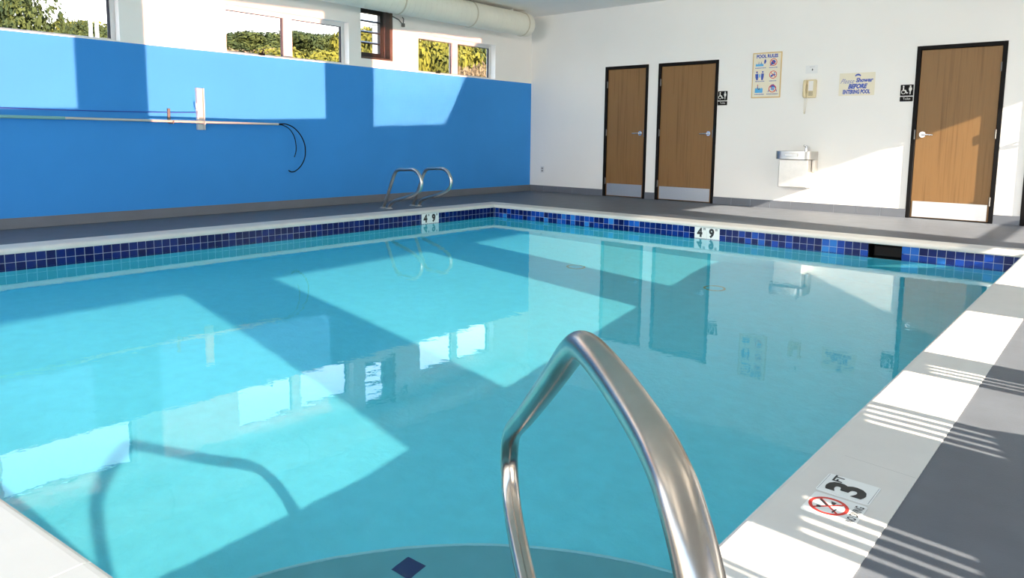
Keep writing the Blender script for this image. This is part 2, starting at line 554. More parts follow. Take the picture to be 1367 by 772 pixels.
# coping joints
def joint(mb, p, q, w, z=.0036):
    p, q = Vector((*p, 0)), Vector((*q, 0))
    d = (q - p).normalized(); n = Vector((-d.y, d.x, 0)) * w
    mb.add([p - n + Vector((0, 0, z)), q - n + Vector((0, 0, z)), q + n + Vector((0, 0, z)), p + n + Vector((0, 0, z))], [(0, 1, 2, 3)])
    return mb
nn = Vector((ND.y, -ND.x))
mb = MB()
for xx in (6.83, 5.0, 3.2):
    p = NP + ND * ((xx - NP.x) / ND.x)
    joint(mb, p + nn * .03, p + nn * .29, .0035)
    e = p + nn * .012
    mb.add([(e.x - .0035, e.y, -.002), (e.x + .0035, e.y, -.002), (p.x + nn.x * .03 + .0035, p.y + nn.y * .03, .0036), (p.x + nn.x * .03 - .0035, p.y + nn.y * .03, .0036)], [(0, 1, 2, 3)])
put('caulk_joint', mb, 'caulk', cop)
mb = MB()
for yy in (-8.13, -6.3, -4.4): joint(mb, (XR + .09, yy), (8.157, yy - .02), .0008)
for yy in (-8.2, -6.2, -4.6): joint(mb, (1.17, yy), (1.43, yy), .0012)
for xx in (3.0, 4.9, 5.75, 7.1): joint(mb, (xx, YB + .03), (xx, YB + .29), .0012)
put('hairline_joint', mb, 'hairline', cop)

# basin
P = pool_poly(.016)
TB = -.29
mb = MB()
def at_edge(i, y=None, x=None):
    return None
xl, xr, yb = XL - .016, XR + .016, YB + .016
ynl, ynr = P[3][1], P[2][1]
ys = [yb, -3.0, -8.5]
left = [(xl, y) for y in ys] + [(xl, ynl)]
right = [(xr, y) for y in ys] + [(xr, ynr)]
for k in range(3):
    (a, b), (c, d) = (left[k], left[k + 1]), (right[k], right[k + 1])
    fz = lambda q: floor_z(q[1])
    mb.add([(*a, fz(a)), (*c, fz(c)), (*d, fz(d)), (*b, fz(b))], [(0, 3, 2, 1)])
    mb.add([(*a, TB), (*b, TB), (*b, fz(b)), (*a, fz(a))], [(0, 3, 2, 1)])
    mb.add([(*c, TB), (*d, TB), (*d, fz(d)), (*c, fz(c))], [(0, 1, 2, 3)])
a, c = left[0], right[0]
# back wall of the basin, with the skimmer mouth left open above TB
mb.add([(*a, TB), (*c, TB), (*c, floor_z(c[1])), (*a, floor_z(a[1]))], [(0, 1, 2, 3)])
b, d = left[3], right[3]
mb.add([(*b, TB), (*d, TB), (*d, floor_z(d[1])), (*b, floor_z(b[1]))], [(0, 3, 2, 1)])
RECV.append(put('basin', mb, 'basin', pool, recalc=False))

# tile band: three courses of 3 inch tiles
T = .0762
SK = (6.58, 6.90)
ML = (-4.024, -3.712)
MK = (4.668, 4.980)
rt = random.Random(3)
def band(side):
    mb = MB()
    Pb = pool_poly(.012); Pg = pool_poly(.0155)
    i, j = side, (side + 1) % 4
    p, q = Vector(Pb[i]), Vector(Pb[j]); pg, qg = Vector(Pg[i]), Vector(Pg[j])
    L = (q - p).length; u = (q - p) / L
    def skip(c):
        if side == 1 - 1 and SK[0] - .01 < c.x < SK[1] + .01: return True
        return False
    if side == 0:
        segs = [(pg.x, SK[0]), (SK[1], qg.x)]
        for s0, s1 in segs:
            mb.add([(s0, pg.y, -.03), (s1, pg.y, -.03), (s1, pg.y, TB), (s0, pg.y, TB)], [(0, 1, 2, 3)], 1)
        mb.add([(SK[0], pg.y, -.26), (SK[1], pg.y, -.26), (SK[1], pg.y, TB), (SK[0], pg.y, TB)], [(0, 1, 2, 3)], 1)
    else:
        mb.add([(*pg, -.03), (*qg, -.03), (*qg, TB), (*pg, TB)], [(0, 1, 2, 3)], 1)
    n = int(L / T)
    off = (L - n * T) / 2 if side != 0 else (SK[0] - p.x) % T
    k0 = -1
    for k in range(k0, n + 1):
        s0, s1 = off + k * T + .0022, off + (k + 1) * T - .0022
        s0, s1 = max(s0, 0), min(s1, L)
        if s1 - s0 < .01: continue
        c = p + u * (s0 + s1) / 2
        if skip(c): continue
        for r in range(3):
            z1 = -.040 - r * .079 - .002; z0 = z1 - .0752
            a, b = p + u * s0, p + u * s1
            mb.add([(*a, z1), (*b, z1), (*b, z0), (*a, z0)], [(0, 1, 2, 3)], 0, rt.random() ** 1.3 * (1 if side == 0 else .4))  # far side toned lighter to paint in its sunlight
    return mb
for s in range(4):
    RECV.append(put('tile_band', band(s), ['tile', 'grout'], pool, recalc=True, tone=True))
# white end tiles and recess of the skimmer
yw = YB + .0155
sk = empty('skimmer', (6.74, yw, -.15)); sk.location = Vector((6.74, yw, -.15)) - pool.location
sk.parent = pool
mb = MB()
mb.box(SK[0], SK[1], yw + .20, yw + .22, -.26, -.04)
mb.box(SK[0] - .01, SK[0], yw, yw + .22, -.26, -.04); mb.box(SK[1], SK[1] + .01, yw, yw + .22, -.26, -.04)
mb.box(SK[0], SK[1], yw, yw + .22, -.27, -.26); mb.box(SK[0], SK[1], yw, yw + .22, -.046, -.036)
put('throat', mb, 'black_plastic', sk)
mb = MB()
mb.box(SK[0] + .05, SK[1] - .02, yw + .03, yw + .04, -.165, -.068)
mb.box(SK[0] + .05, SK[1] - .02, yw + .022, yw + .03, -.075, -.066)
put('weir_flap', mb, 'sign_black', sk, bev=.002)

# corner steps (quarter round) and diamond tile
CC = Vector((XR + .016, P[2][1]))
def sector(r, z0, z1, n=40, a0=PI / 2, a1=PI + .105):
    mb = MB()
    pts = [(CC.x + r * math.cos(a0 + (a1 - a0) * k / n), CC.y + r * math.sin(a0 + (a1 - a0) * k / n)) for k in range(n + 1)]
    top = [(CC.x, CC.y, z1)] + [(x, y, z1) for x, y in pts]
    mb.add(top, [(0, k, k + 1) for k in range(1, n + 1)])
    for k in range(n):
        mb.add([(*pts[k], z1), (*pts[k + 1], z1), (*pts[k + 1], z0), (*pts[k], z0)], [(0, 3, 2, 1)])
    return mb, pts
RS, ZS = 1.62, -.93
mb, pts = sector(RS, -1.10, ZS)
step = put('corner_step', mb, 'step', pool, recalc=True)
RECV.append(step)
mb = MB().tube([(x, y, ZS - .004) for x, y in pts], .009, 8)
RECV.append(put('step_nosing', mb, 'nosing', step, smooth=True))
DIA = Vector((6.71, -8.83))
mb = MB()
dd = (CC - DIA).normalized(); pp = Vector((-dd.y, dd.x))
h = .062
mb.add([(*(DIA + dd * h), ZS + .002), (*(DIA + pp * h), ZS + .002), (*(DIA - dd * h), ZS + .002), (*(DIA - pp * h), ZS + .002)], [(0, 1, 2, 3)])
RECV.append(put('diamond_tile', mb, 'navy', step, recalc=True))
# floor drains
for x, y in ((3.98, -4.03), (5.55, -3.90)):
    z = floor_z(y)
    mb = MB()
    to3 = lambda a, b, h, x=x, y=y, z=z: (x + a, y + b, z + .004 + h)
    mb.ringshape(0, 0, .085, .105, to3, .012, 28, 1)
    mb.ringshape(0, 0, .001, .085, to3, .008, 28, 0)
    RECV.append(put('main_drain', mb, ['basin', 'drain_ring'], pool))

# water
Pw = pool_poly(.013)
Pw = [Pw[0], (10.1, Pw[1][1]), (10.1, -10.9), (Pw[3][0], -10.9)]  # sheet extended unseen under the deck so refracted sun reaches the floor
mb = MB().add([(*p, ZW) for p in Pw], [(3, 2, 1, 0)])
water = put('pool_water', mb, 'water', recalc=False)
tag(water, 'clear turquoise pool water reflecting the blue wall and windows', 'water', kind='structure')
water.data.polygons.foreach_set('use_smooth', [True])
water.cycles.is_caustics_caster = True

# ---------------------------------------------------------------- depth markers
def wall_marker(axis, lo, hi, plane, label):
    cx = (lo + hi) / 2
    if axis == 'x':      # on the far side, faces -Y
        root = empty('depth_marker', (cx, plane, -.11))
        to = lambda a, b, h: (cx + a, plane - .0005 - h, -.108 + b)
    else:                # on the left side, faces +X ; text runs along +Y
        root = empty('depth_marker', (plane, cx, -.11))
        to = lambda a, b, h: (plane + .0005 + h, cx + a, -.108 + b)
    tag(root, label, 'depth marker', 'depth markers on the tile band')
    w = (hi - lo) / 2
    for s in (-1, 1):
        mb = MB().prism([(s * w / 2 - w / 2 + .0015, -.068), (s * w / 2 + w / 2 - .0015, -.068), (s * w / 2 + w / 2 - .0015, .062), (s * w / 2 - w / 2 + .0015, .062)], to, .006)
        RECV.append(put('marker_tile', mb, 'white_tile', root))
    mb = MB()
    for s, ch in ((-.088, '4'), (.060, '9')):
        text_mb(mb, ch, .138, lambda a, b, h, s=s: to(s + a, b - .004, h), .0066, 0, sx=.88, bold=.0075)
    for s in (-.030, .118):
        text_mb(mb, '"', .085, lambda a, b, h, s=s: to(s + a, b + .020, h), .0066, 1, bold=.003)
    put('lettering', mb, ['black_ink', 'grey_ink'], root, recalc=False)
wall_marker('x', *MK, YB + .012, 'white depth marker reading 4 9 on the far tile band, below oak doors')
wall_marker('y', *ML, XL - .012, 'white depth marker reading 4 9 below the far pair of ladder rails')

# coping decals
to = lambda a, b, h: (8.028 - b, -8.352 + a, .0034 + h)     # reads from the deck: text runs +Y, up is -X
root = empty('depth_marker', (8.028, -8.352, .003))
tag(root, 'white tile reading 3 FT set in the coping beside grey deck', 'depth marker')
def rrect(w, h, r=.008, n=4):
    q = []
    for cx, cy, a0 in ((w - r, h - r, 0), (-w + r, h - r, PI / 2), (-w + r, -h + r, PI), (w - r, -h + r, 1.5 * PI)):
        for k in range(n + 1):
            t = a0 + PI / 2 * k / n
            q.append((cx + r * math.cos(t), cy + r * math.sin(t)))
    return q
put('plate', MB().prism(rrect(.0635, .070), to, .0012).add([], []), 'white_tile', root)
for s in (-1, 1):
    mb = MB()
    mb.prism([(-.058, s * .066 - .0006), (.058, s * .066 - .0006), (.058, s * .066 + .0006), (-.058, s * .066 + .0006)], lambda a, b, h: to(a, b, h + .0013), .0002)
    put('edge_line', mb, 'grey_ink', root)
mb = MB()
text_mb(mb, '3', .135, lambda a, b, h: to(a - .012, b - .004, h), .0017, 0, sx=1.1, bold=.0055)
text_mb(mb, 'FT', .036, lambda a, b, h: to(a + .040, b + .036, h), .0017, 0, sx=1.1, bold=.0012)
put('lettering', mb, 'black_ink', root, recalc=False)

to = lambda a, b, h: (8.032 - b, -8.492 + a, .0034 + h)
root = empty('no_diving_marker', (8.032, -8.492, .003))
tag(root, 'white no diving tile with red ring beside the 3 FT tile', 'warning marker')
put('plate', MB().prism(rrect(.0635, .068), to, .0012), 'white_tile', root)
up = lambda a, b, h: to(a, b + .014, h + .0014)
mb = MB()
mb.ringshape(0, 0, .041, .050, up, .0004, 36)
for s in (1, -1):
    c, d = math.cos(s * PI / 4), math.sin(s * PI / 4)
    mb.prism([(-.043 * c - .003 * d, -.043 * d + .003 * c), (.043 * c - .003 * d, .043 * d + .003 * c), (.043 * c + .003 * d, .043 * d - .003 * c), (-.043 * c + .003 * d, -.043 * d - .003 * c)], up, .0004)
put('prohibition_ring', mb, 'red_ink', root)
mb = MB()
mb.prism([(-.004, .004), (.022, .030), (.026, .026), (.002, .000)], lambda a, b, h: to(a, b + .014, h + .0016), .0006)
mb.prism([(.014, -.004), (.030, .002), (.028, -.012), (.012, -.010)], lambda a, b, h: to(a, b + .014, h + .0016), .0006)
mb.ringshape(-.018, .020, .000, .006, lambda a, b, h: to(a, b + .014, h + .0016), .0006, 12)
mb.prism([(-.030, -.016), (-.006, -.020), (-.006, -.023), (-.030, -.020)], lambda a, b, h: to(a, b + .014, h + .0016), .0006)
put('diver_pictogram', mb, 'black_ink', root)
mb = MB()
text_mb(mb, 'NO DIVING', .030, lambda a, b, h: to(a, b - .053, h), .0017, 0, sx=.66, bold=.0006)
put('lettering', mb, 'black_ink', root, recalc=False)

# ---------------------------------------------------------------- rails
def smooth_path(ctrl, n=10):
    """Catmull-Rom through control points"""
    c = [Vector(p) for p in ctrl]
    c = [c[0] * 2 - c[1]] + c + [c[-1] * 2 - c[-2]]
    out = []
    for i in range(1, len(c) - 2):
        for k in range(n):
            t = k / n
            p0, p1, p2, p3 = c[i - 1:i + 3]
            out.append(.5 * ((2 * p1) + (p2 - p0) * t + (2 * p0 - 5 * p1 + 4 * p2 - p3) * t * t + (3 * p1 - p0 - 3 * p2 + p3) * t ** 3))
    out.append(c[-2])
    return out

LAD = [(.79, .0), (.84, .08), (.91, .22), (.985, .375), (1.035, .47), (1.075, .515), (1.13, .538), (1.25, .544), (1.36, .549), (1.43, .545), (1.50, .515), (1.553, .455), (1.577, .385), (1.56, .31), (1.51, .262), (1.43, .225),
       (1.30, .180), (1.16, .145), (1.06, .118), (1.00, .095), (.955, .062), (.928, .03), (.920, .0)]
for y, lab in ((-4.133, 'stainless pool ladder rail, the one nearer the louvred window side, leftmost of the pair'), (-3.60, 'stainless pool ladder rail, rightmost of the far pair')):
    root = empty('ladder_rail', (.85, y, 0))
    tag(root, lab, 'pool rail', 'far pool ladder rails')
    put('tube', MB().tube([(x, y, z) for x, _, z in smooth_path([(x, 0, z) for x, z in LAD], 5)], .0225, 14), 'steel', root, smooth=True)
    for x in (.79, .92):
        mb = MB()
        mb.tube([(x, y, 0), (x, y, .006), (x, y, .016)], .05, 20, radii=[.048, .046, .030])
        put('escutcheon', mb, 'steel', root, smooth=True)

# near stair rail: plane through the pool corner diagonal
P0 = Vector((8.28, -9.83, 0)); DR = Vector((-.755, .656, 0)).normalized()
RAIL = [(-.20, 0), (-.165, .16), (-.12, .34), (-.075, .46), (-.012, .560), (.046, .611), (.088, .631), (.14, .643), (.22, .652), (.302, .657), (.385, .6575), (.435, .6545), (.480, .645), (.523, .625), (.570, .597), (.637, .553), (.776, .463),
        (.99, .328), (1.14, .238), (1.195, .202), (1.232, .165), (1.250, .120), (1.246, .075), (1.215, .025), (1.150, -.015), (1.04, -.040), (.93, -.055), (.80, -.072), (.68, -.085), (.533, -.10)]
root = empty('stair_rail', P0 + DR * -.2)
tag(root, 'large brushed stainless stair rail in front, bent over the pool corner', 'pool rail')
pts = [P0 + DR * q.x + Vector((0, 0, q.z)) for q in smooth_path([(s, 0, z) for s, z in RAIL], 6)]
put('tube', MB().tube(pts, .0241, 24), 'rail', root, smooth=True)
q = P0 + DR * .533 + Vector((0, 0, -.10))
mb = MB().tube([(XR + .010, q.y, q.z), (XR + .004, q.y, q.z), (XR - .006, q.y, q.z)], .05, 20, radii=[.046, .045, .028])
put('wall_flange', mb, 'steel', root, smooth=True)
mb = MB(); q = P0 + DR * -.2
mb.tube([q, q + Vector((0, 0, .006)), q + Vector((0, 0, .016))], .06, 24, radii=[.055, .053, .034])
put('escutcheon', mb, 'steel', root, smooth=True)

# ---------------------------------------------------------------- duct
root = empty('air_duct', (.33, -.62, 2.93))
tag(root, 'long round cream spiral duct under the ceiling along the blue wall', 'duct')
DX, DZc, DRr = .33, 2.925, .195
mb = MB()
n = 40
path = [];
yy = -.55
mb.tube([(DX, NEAR + .05, DZc), (DX, -.66, DZc), (DX, -.56, DZc), (DX, -.545, DZc), (DX, -.54, DZc)], DRr, n, radii=[DRr, DRr, DRr, DRr - .008, DRr - .05])
put('shell', mb, 'duct', root, smooth=True)
mb = MB()
hel = []
turns = 110
for k in range(turns * 20):
    t = k / 20
    a = 2 * PI * t
    hel.append((DX + (DRr + .001) * math.cos(a), -.66 - t * .105, DZc + (DRr + .001) * math.sin(a)))
mb.tube(hel, .0028, 4)
put('spiral_seam', mb, 'duct', root, smooth=True)
for y in (-.70, -1.98, -3.45, -5.2, -7.0, -8.8):
    mb = MB().tube([(DX, y - .012, DZc), (DX, y + .012, DZc)], DRr + .006, n)
    put('joint_band', mb, 'duct_band', root, smooth=True)
for y in (-.95, -4.4, -7.9):
    mb = MB().cyl((DX, y, DZc + DRr), (DX, y, H), .003, 6).box(DX - .02, DX + .02, y - .012, y + .012, DZc + DRr - .004, DZc + DRr + .03)
    put('hanger', mb, 'plate_white', root)

# ---------------------------------------------------------------- rescue pole on the blue wall
root = empty('wall_bracket', (0, -6.27, 1.27))
tag(root, 'white metal bracket strip screwed upright on the blue wall', 'bracket')
mb = MB().box(.0, .012, -6.315, -6.225, 1.03, 1.525, 0).box(.012, .05, -6.315, -6.306, 1.03, 1.525, 0).box(.012, .05, -6.234, -6.225, 1.03, 1.525, 0)
put('channel', mb, 'alu', root, bev=.002)
mb = MB().tube([(.04, -6.32, 1.26), (.07, -6.34, 1.30), (.07, -6.34, 1.34)], .008, 8)
put('hook', mb, 'alu', root)
mb = MB().tube([(.04, -6.27, 1.10), (.13, -6.27, 1.097), (.15, -6.27, 1.13)], .009, 8)
put('hook', mb, 'alu', root)
root = empty('wall_clip', (0, -6.64, 1.19))
tag(root, 'small metal clip on the blue wall just left of the bracket strip', 'clip')
put('clip_body', MB().box(0, .02, -6.655, -6.625, 1.10, 1.27).tube([(.02, -6.64, 1.10), (.12, -6.64, 1.10), (.13, -6.64, 1.13)], .007, 8), 'dark_steel', root)
root = empty('rescue_pole', (.10, -7.8, 1.13))
tag(root, 'long aluminium rescue pole with black shepherd crook hung on the blue wall', 'rescue pole')
mb = MB().cyl((.10, -10.6, 1.13), (.10, -7.75, 1.128), .017, 12)
put('outer_pole', mb, 'pole_green', root, smooth=True)
put('inner_pole', MB().cyl((.10, -7.75, 1.128), (.10, -5.28, 1.118), .0145, 12), 'pole_alu', root, smooth=True)
mb = MB()
C1 = [(.10, -5.30, 1.118), (.10, -5.23, 1.122), (.10, -5.15, 1.118), (.10, -5.05, 1.075), (.10, -4.96, .99), (.10, -4.90, .88), (.10, -4.885, .78), (.10, -4.90, .67), (.10, -4.96, .57), (.10, -5.04, .508), (.10, -5.10, .495), (.10, -5.145, .515)]
mb.tube(smooth_path(C1, 5), .0075, 8)
put('crook', mb, 'black_plastic', root, smooth=True)
mb = MB()
C2 = [(.10, -5.30, 1.110), (.10, -5.22, 1.108), (.10, -5.12, 1.060), (.10, -5.05, .96), (.10, -5.025, .84), (.10, -5.03, .76), (.10, -5.055, .69)]
mb.tube(smooth_path(C2, 5), .006, 8)
put('crook_strand', mb, 'black_plastic', root, smooth=True)
root = empty('pole_shadow', (.02, -8.4, 1.20))  # dark blue tube in place of the shadow cast by the pole
tag(root, 'thin dark line standing in for the shadow of the pole on the blue wall', 'pole_shadow')
mb = MB().tube(smooth_path([(.012, -10.6, 1.245), (.012, -9.4, 1.225), (.012, -8.3, 1.215), (.012, -7.9, 1.213), (.012, -7.5, 1.215), (.012, -6.64, 1.225), (.012, -6.32, 1.235)], 6), .0055, 6)
put('line', mb, 'sign_blue', root, smooth=True)

# ---------------------------------------------------------------- things on the white wall
bw = lambda cx, cz, off=0.: (lambda a, b, h: (cx + a, -off - h, cz + b))      # a right, b up, h out of the wall

# outlet
root = empty('wall_socket', (.29, 0, .40))
tag(root, 'small white socket plate low on the end wall near the corner', 'socket')
to = bw(.293, .405)
put('plate', MB().prism(rrect(.038, .060), to, .007), 'plate_white', root, bev=.002)
mb = MB()
for s in (-1, 1):
    mb.prism(rrect(.017, .015, .006), lambda a, b, h, s=s: to(a, b + s * .022, .0072 + h), .001)
put('receptacle', mb, 'slot', root)

# pool rules sign
root = empty('pool_rules_sign', (4.404, 0, 1.92))
tag(root, 'cream POOL RULES sign with six pictograms above the drinking fountain', 'sign')
to = bw(4.404, 1.918)
put('border', MB().prism(rrect(.213, .325, .006), to, .010), 'tan', root)
put('board', MB().prism(rrect(.198, .308, .004), lambda a, b, h: to(a, b, .0101 + h), .002), 'cream', root)
mb = MB()
text_mb(mb, 'POOL RULES', .066, lambda a, b, h: to(a, b + .268, h), .0128, 0, sx=.84, bold=.0032)
for (a0, b0, tw) in ((-.095, .105, .15), (.095, .105, .12), (-.095, -.085, .13), (.095, -.085, .10), (-.095, -.272, .14), (.095, -.272, .16)):
    k = 0
    xx = a0 - tw / 2
    rl = random.Random(int(a0 * 1000 + b0 * 77))
    while xx < a0 + tw / 2:
        w = .004 + rl.random() * .004
        hgt = .010 + rl.random() * .004
        mb.prism([(xx, b0 - hgt / 2), (xx + w, b0 - hgt / 2), (xx + w, b0 + hgt / 2), (xx, b0 + hgt / 2)], lambda a, b, h: to(a, b, .0122 + h), .0005, 0)
        xx += w + .0035
put('lettering', mb, 'sign_blue', root, recalc=False)
TZ = lambda a, b, h: to(a, b, .0124 + h)
def pict(polys, rings=(), bars=()):
    mb = MB()
    for mi, pl in polys: mb.prism(pl, TZ, .0006, mi)
    for mi, cx, cy, r0, r1 in rings: mb.ringshape(cx, cy, r0, r1, TZ, .0010, 24, mi)
    for mi, pl in bars: mb.prism(pl, TZ, .0014, mi)
    put('pictogram', mb, ['sign_blue', 'sign_cyan', 'red_ink', 'label_white'], root, recalc=False)
def wavy(x0, x1, y0, y1, n=4):
    q = [(x0, y0), (x1, y0)]
    for k in range(2 * n + 1):
        q.append((x1 + (x0 - x1) * k / (2 * n), y1 + (.008 if k % 2 else -.006)))
    return q
def barp(cx, cy, r, ang, w=.005):
    c, s = math.cos(ang), math.sin(ang)
    return [(cx - r * c - w * s, cy - r * s + w * c), (cx + r * c - w * s, cy + r * s + w * c), (cx + r * c + w * s, cy + r * s - w * c), (cx - r * c + w * s, cy - r * s - w * c)]
def disc(cx, cy, r, n=12, sy=1.):
    return [(cx + r * math.cos(2 * PI * k / n), cy + r * sy * math.sin(2 * PI * k / n)) for k in range(n)]
# swimmers and lifeguard
pict([(1, wavy(-.165, -.050, .130, .162)), (0, [(-.125, .160), (-.113, .160), (-.119, .205)]), (0, [(-.090, .160), (-.076, .160), (-.085, .205)]), (0, [(-.040, .165), (-.028, .160), (-.010, .190), (-.016, .222), (-.034, .226), (-.042, .192)])])
# no diving / pushing
pict([(0, [(.058, .165), (.085, .146), (.118, .155), (.128, .190), (.105, .213), (.072, .205)]), (0, [(.040, .135), (.060, .130), (.085, .155), (.070, .165)])], [(2, .095, .180, .044, .053)], [(2, barp(.095, .18, .048, -.8, .004))])
# two people with shower between
pict([(0, disc(-.140, .045, .013)), (0, [(-.165, .020), (-.120, .028), (-.118, -.030), (-.125, -.068), (-.145, -.068), (-.160, -.030)]), (0, disc(-.055, .048, .013)), (0, [(-.075, .030), (-.035, .024), (-.040, -.030), (-.050, -.068), (-.072, -.068), (-.078, -.02)]), (1, disc(-.098, -.005, .010, sy=3.)), (2, disc(-.140, .058, .006))])
pict([(0, [(.060, -.010), (.100, .015), (.135, .005), (.125, -.012), (.105, -.005), (.080, -.030), (.062, -.025)]), (0, disc(.118, .026, .010))], [(2, .098, .003, .047, .056)], [(2, barp(.098, .003, .05, -.8, .004))])
pict([(1, wavy(-.160, -.045, -.250, -.185)), (0, [(-.128, -.190), (-.116, -.190), (-.118, -.150), (-.126, -.150)]), (3, disc(-.100, -.195, .012)), (2, disc(-.122, -.140, .008))])
pict([(0, [(.045, -.180), (.075, -.140), (.110, -.132), (.150, -.170), (.150, -.200), (.120, -.170), (.080, -.175)]), (1, disc(.10, -.195, .028)), (0, [(.030, -.245), (.040, -.245), (.055, -.205), (.048, -.200)]), (0, [(.155, -.240), (.165, -.235), (.150, -.195), (.145, -.205)])], [(2, .098, -.195, .045, .055)], [(2, barp(.098, -.195, .05, -.8, .004))])

# shower sign
root = empty('shower_sign', (5.64, 0, 1.74))
tag(root, 'cream sign lettered Please Shower BEFORE ENTERING POOL right of the phone', 'sign')
to = bw(5.638, 1.741)
put('board', MB().prism(rrect(.224, .150, .006), to, .006), 'cream', root)
mb = MB()
arc = [(.095 * math.cos(t) + .01, .085 + .045 * math.sin(t)) for t in [R(30 + 120 * k / 10) for k in range(11)]]
arc2 = [(.085 * math.cos(t) + .01, .075 + .030 * math.sin(t)) for t in [R(150 - 120 * k / 10) for k in range(11)]]
mb.prism([(x * .45 + .006, y + .008) for x, y in arc + arc2], lambda a, b, h: to(a, b, .0062 + h), .0006, 0)
def shear(cx, cy, k=.25): return lambda a, b, h: to(cx + a + b * k, cy + b, h)
text_mb(mb, 'Please', .088, shear(-.115, .040, .45), .0066, 0, sx=.78, bold=-.0005)
text_mb(mb, 'Shower', .076, shear(.095, .050, .2), .0066, 0, sx=.88, bold=.0035)
text_mb(mb, 'BEFORE', .080, shear(.012, -.030, .25), .0066, 0, sx=.82, bold=.005)
text_mb(mb, 'ENTERING POOL', .072, shear(.0, -.102, .05), .0066, 0, sx=.62, bold=.004)
put('lettering', mb, 'sign_blue', root, recalc=False)

# restroom signs
def restroom(x0, z0, label):
    root = empty('restroom_sign', (x0 + .077, 0, z0 - .1))
    tag(root, label, 'sign', 'black restroom signs')
    to = bw(x0 + .077, z0 - .072)
    put('plate', MB().prism(rrect(.075, .070, .006), to, .006), 'sign_black', root)
    TT = lambda a, b, h: to(a, b, .0062 + h)
    mb = MB()
    # seated figure in a wheelchair
    mb.prism(disc(-.040, .048, .010), TT, .0006)
    mb.prism([(-.047, .036), (-.033, .036), (-.032, .005), (-.012, .005), (.004, -.030), (.014, -.026), (.018, -.033), (.004, -.044), (-.004, -.040), (-.016, -.010), (-.047, -.008)], TT, .0006)
    mb.ringshape(-.038, -.022, .020, .027, TT, .0006, 20)
    # standing figure
    mb.prism(disc(.040, .050, .010), TT, .0006)
    mb.prism([(.028, .038), (.052, .038), (.060, .010), (.053, .006), (.056, -.006), (.046, -.010), (.045, -.052), (.035, -.052), (.034, -.010), (.024, -.006), (.027, .006), (.020, .010)], TT, .0006)
    put('pictogram', mb, 'sign_white', root, recalc=False)
    low = lambda a, b, h: to(a, b - .112, h)
    put('name_plate', MB().prism(rrect(.075, .030, .005), low, .006), 'sign_black', root)
    mb = MB()
    text_mb(mb, 'Toilet', .036, lambda a, b, h: low(a + .004, b + .003, h), .0066)
    put('lettering', mb, 'sign_white', root, recalc=False)
restroom(3.668, 1.715, 'black restroom sign right of the wide shaded oak door')
restroom(6.172, 1.712, 'black restroom sign left of the half sunlit oak door')

# wall plate above the phone and the phone
root = empty('phone_notice', (5.04, 0, 1.965))
tag(root, 'small white notice with a dark mark just above the cream phone', 'sign')
to = bw(5.037, 1.966)
put('plate', MB().prism(rrect(.082, .056, .004), to, .004), 'label_white', root)
mb = MB()
mb.prism([(.003, -.016), (.018, -.016), (.020, .004), (.012, .014), (.004, .008)], lambda a, b, h: to(a, b, .0042 + h), .0006)
mb.prism([(-.03, .034), (.04, .034), (.04, .037), (-.03, .037)], lambda a, b, h: to(a, b, .0042 + h), .0004, 1)
put('mark', mb, ['black_ink', 'grey_ink'], root, recalc=False)

root = empty('wall_phone', (5.04, 0, 1.70))
tag(root, 'cream wall telephone with handset and hanging cord', 'telephone')
to = bw(5.035, 1.70)
put('body', MB().prism(rrect(.085, .125, .014), to, .045), 'phone', root, bev=.006)
mb = MB()
hp = lambda b, h: (5.035 - .056, -h, 1.70 + b)
mb.tube([hp(.112, .060), hp(.10, .066), hp(.07, .082), hp(.02, .092), hp(-.03, .092), hp(-.075, .082), hp(-.10, .066), hp(-.112, .060)], .02, 14, radii=[.022, .027, .024, .018, .018, .024, .027, .022])
put('handset', mb, 'phone', root, smooth=True)
put('cradle_slot', MB().prism([(-.034, -.060), (-.026, -.060), (-.026, .060), (-.034, .060)], lambda a, b, h: to(a, b, .0452 + h), .001), 'phone_dark', root)
put('directory_card', MB().prism([(-.014, -.028), (.050, -.028), (.050, .105), (-.014, .105)], lambda a, b, h: to(a, b, .0455 + h), .001), 'label_white', root)
kp = put('keypad', MB().prism([(-.012, -.095), (.046, -.095), (.046, -.034), (-.012, -.034)], lambda a, b, h: to(a, b, .0455 + h), .001), 'phone_dark', root)
mb = MB()
for i in range(3):
    for j in range(4):
        cx, cy = -.002 + i * .019, -.086 + j * .0145
        mb.prism([(cx - .006, cy - .004), (cx + .006, cy - .004), (cx + .006, cy + .004), (cx - .006, cy + .004)], lambda a, b, h: to(a, b, .0467 + h), .003)
put('key', mb, 'phone', kp)
mb = MB()
hel = []
for k in range(26 * 8):
    t = k / (26 * 8); a = 2 * PI * k / 8
    s = t * 2 if t < .5 else 2 - 2 * t
    cx = 5.035 - .062 - .012 * math.sin(PI * t) + (.035 * t)
    hel.append((cx + .006 * math.cos(a), -.035 + .006 * math.sin(a), 1.59 - .235 * math.sin(PI * min(1, t * 1.0)) ** .8))
mb.tube(hel, .0022, 5)
put('coil_cord', mb, 'cream', root, smooth=True)

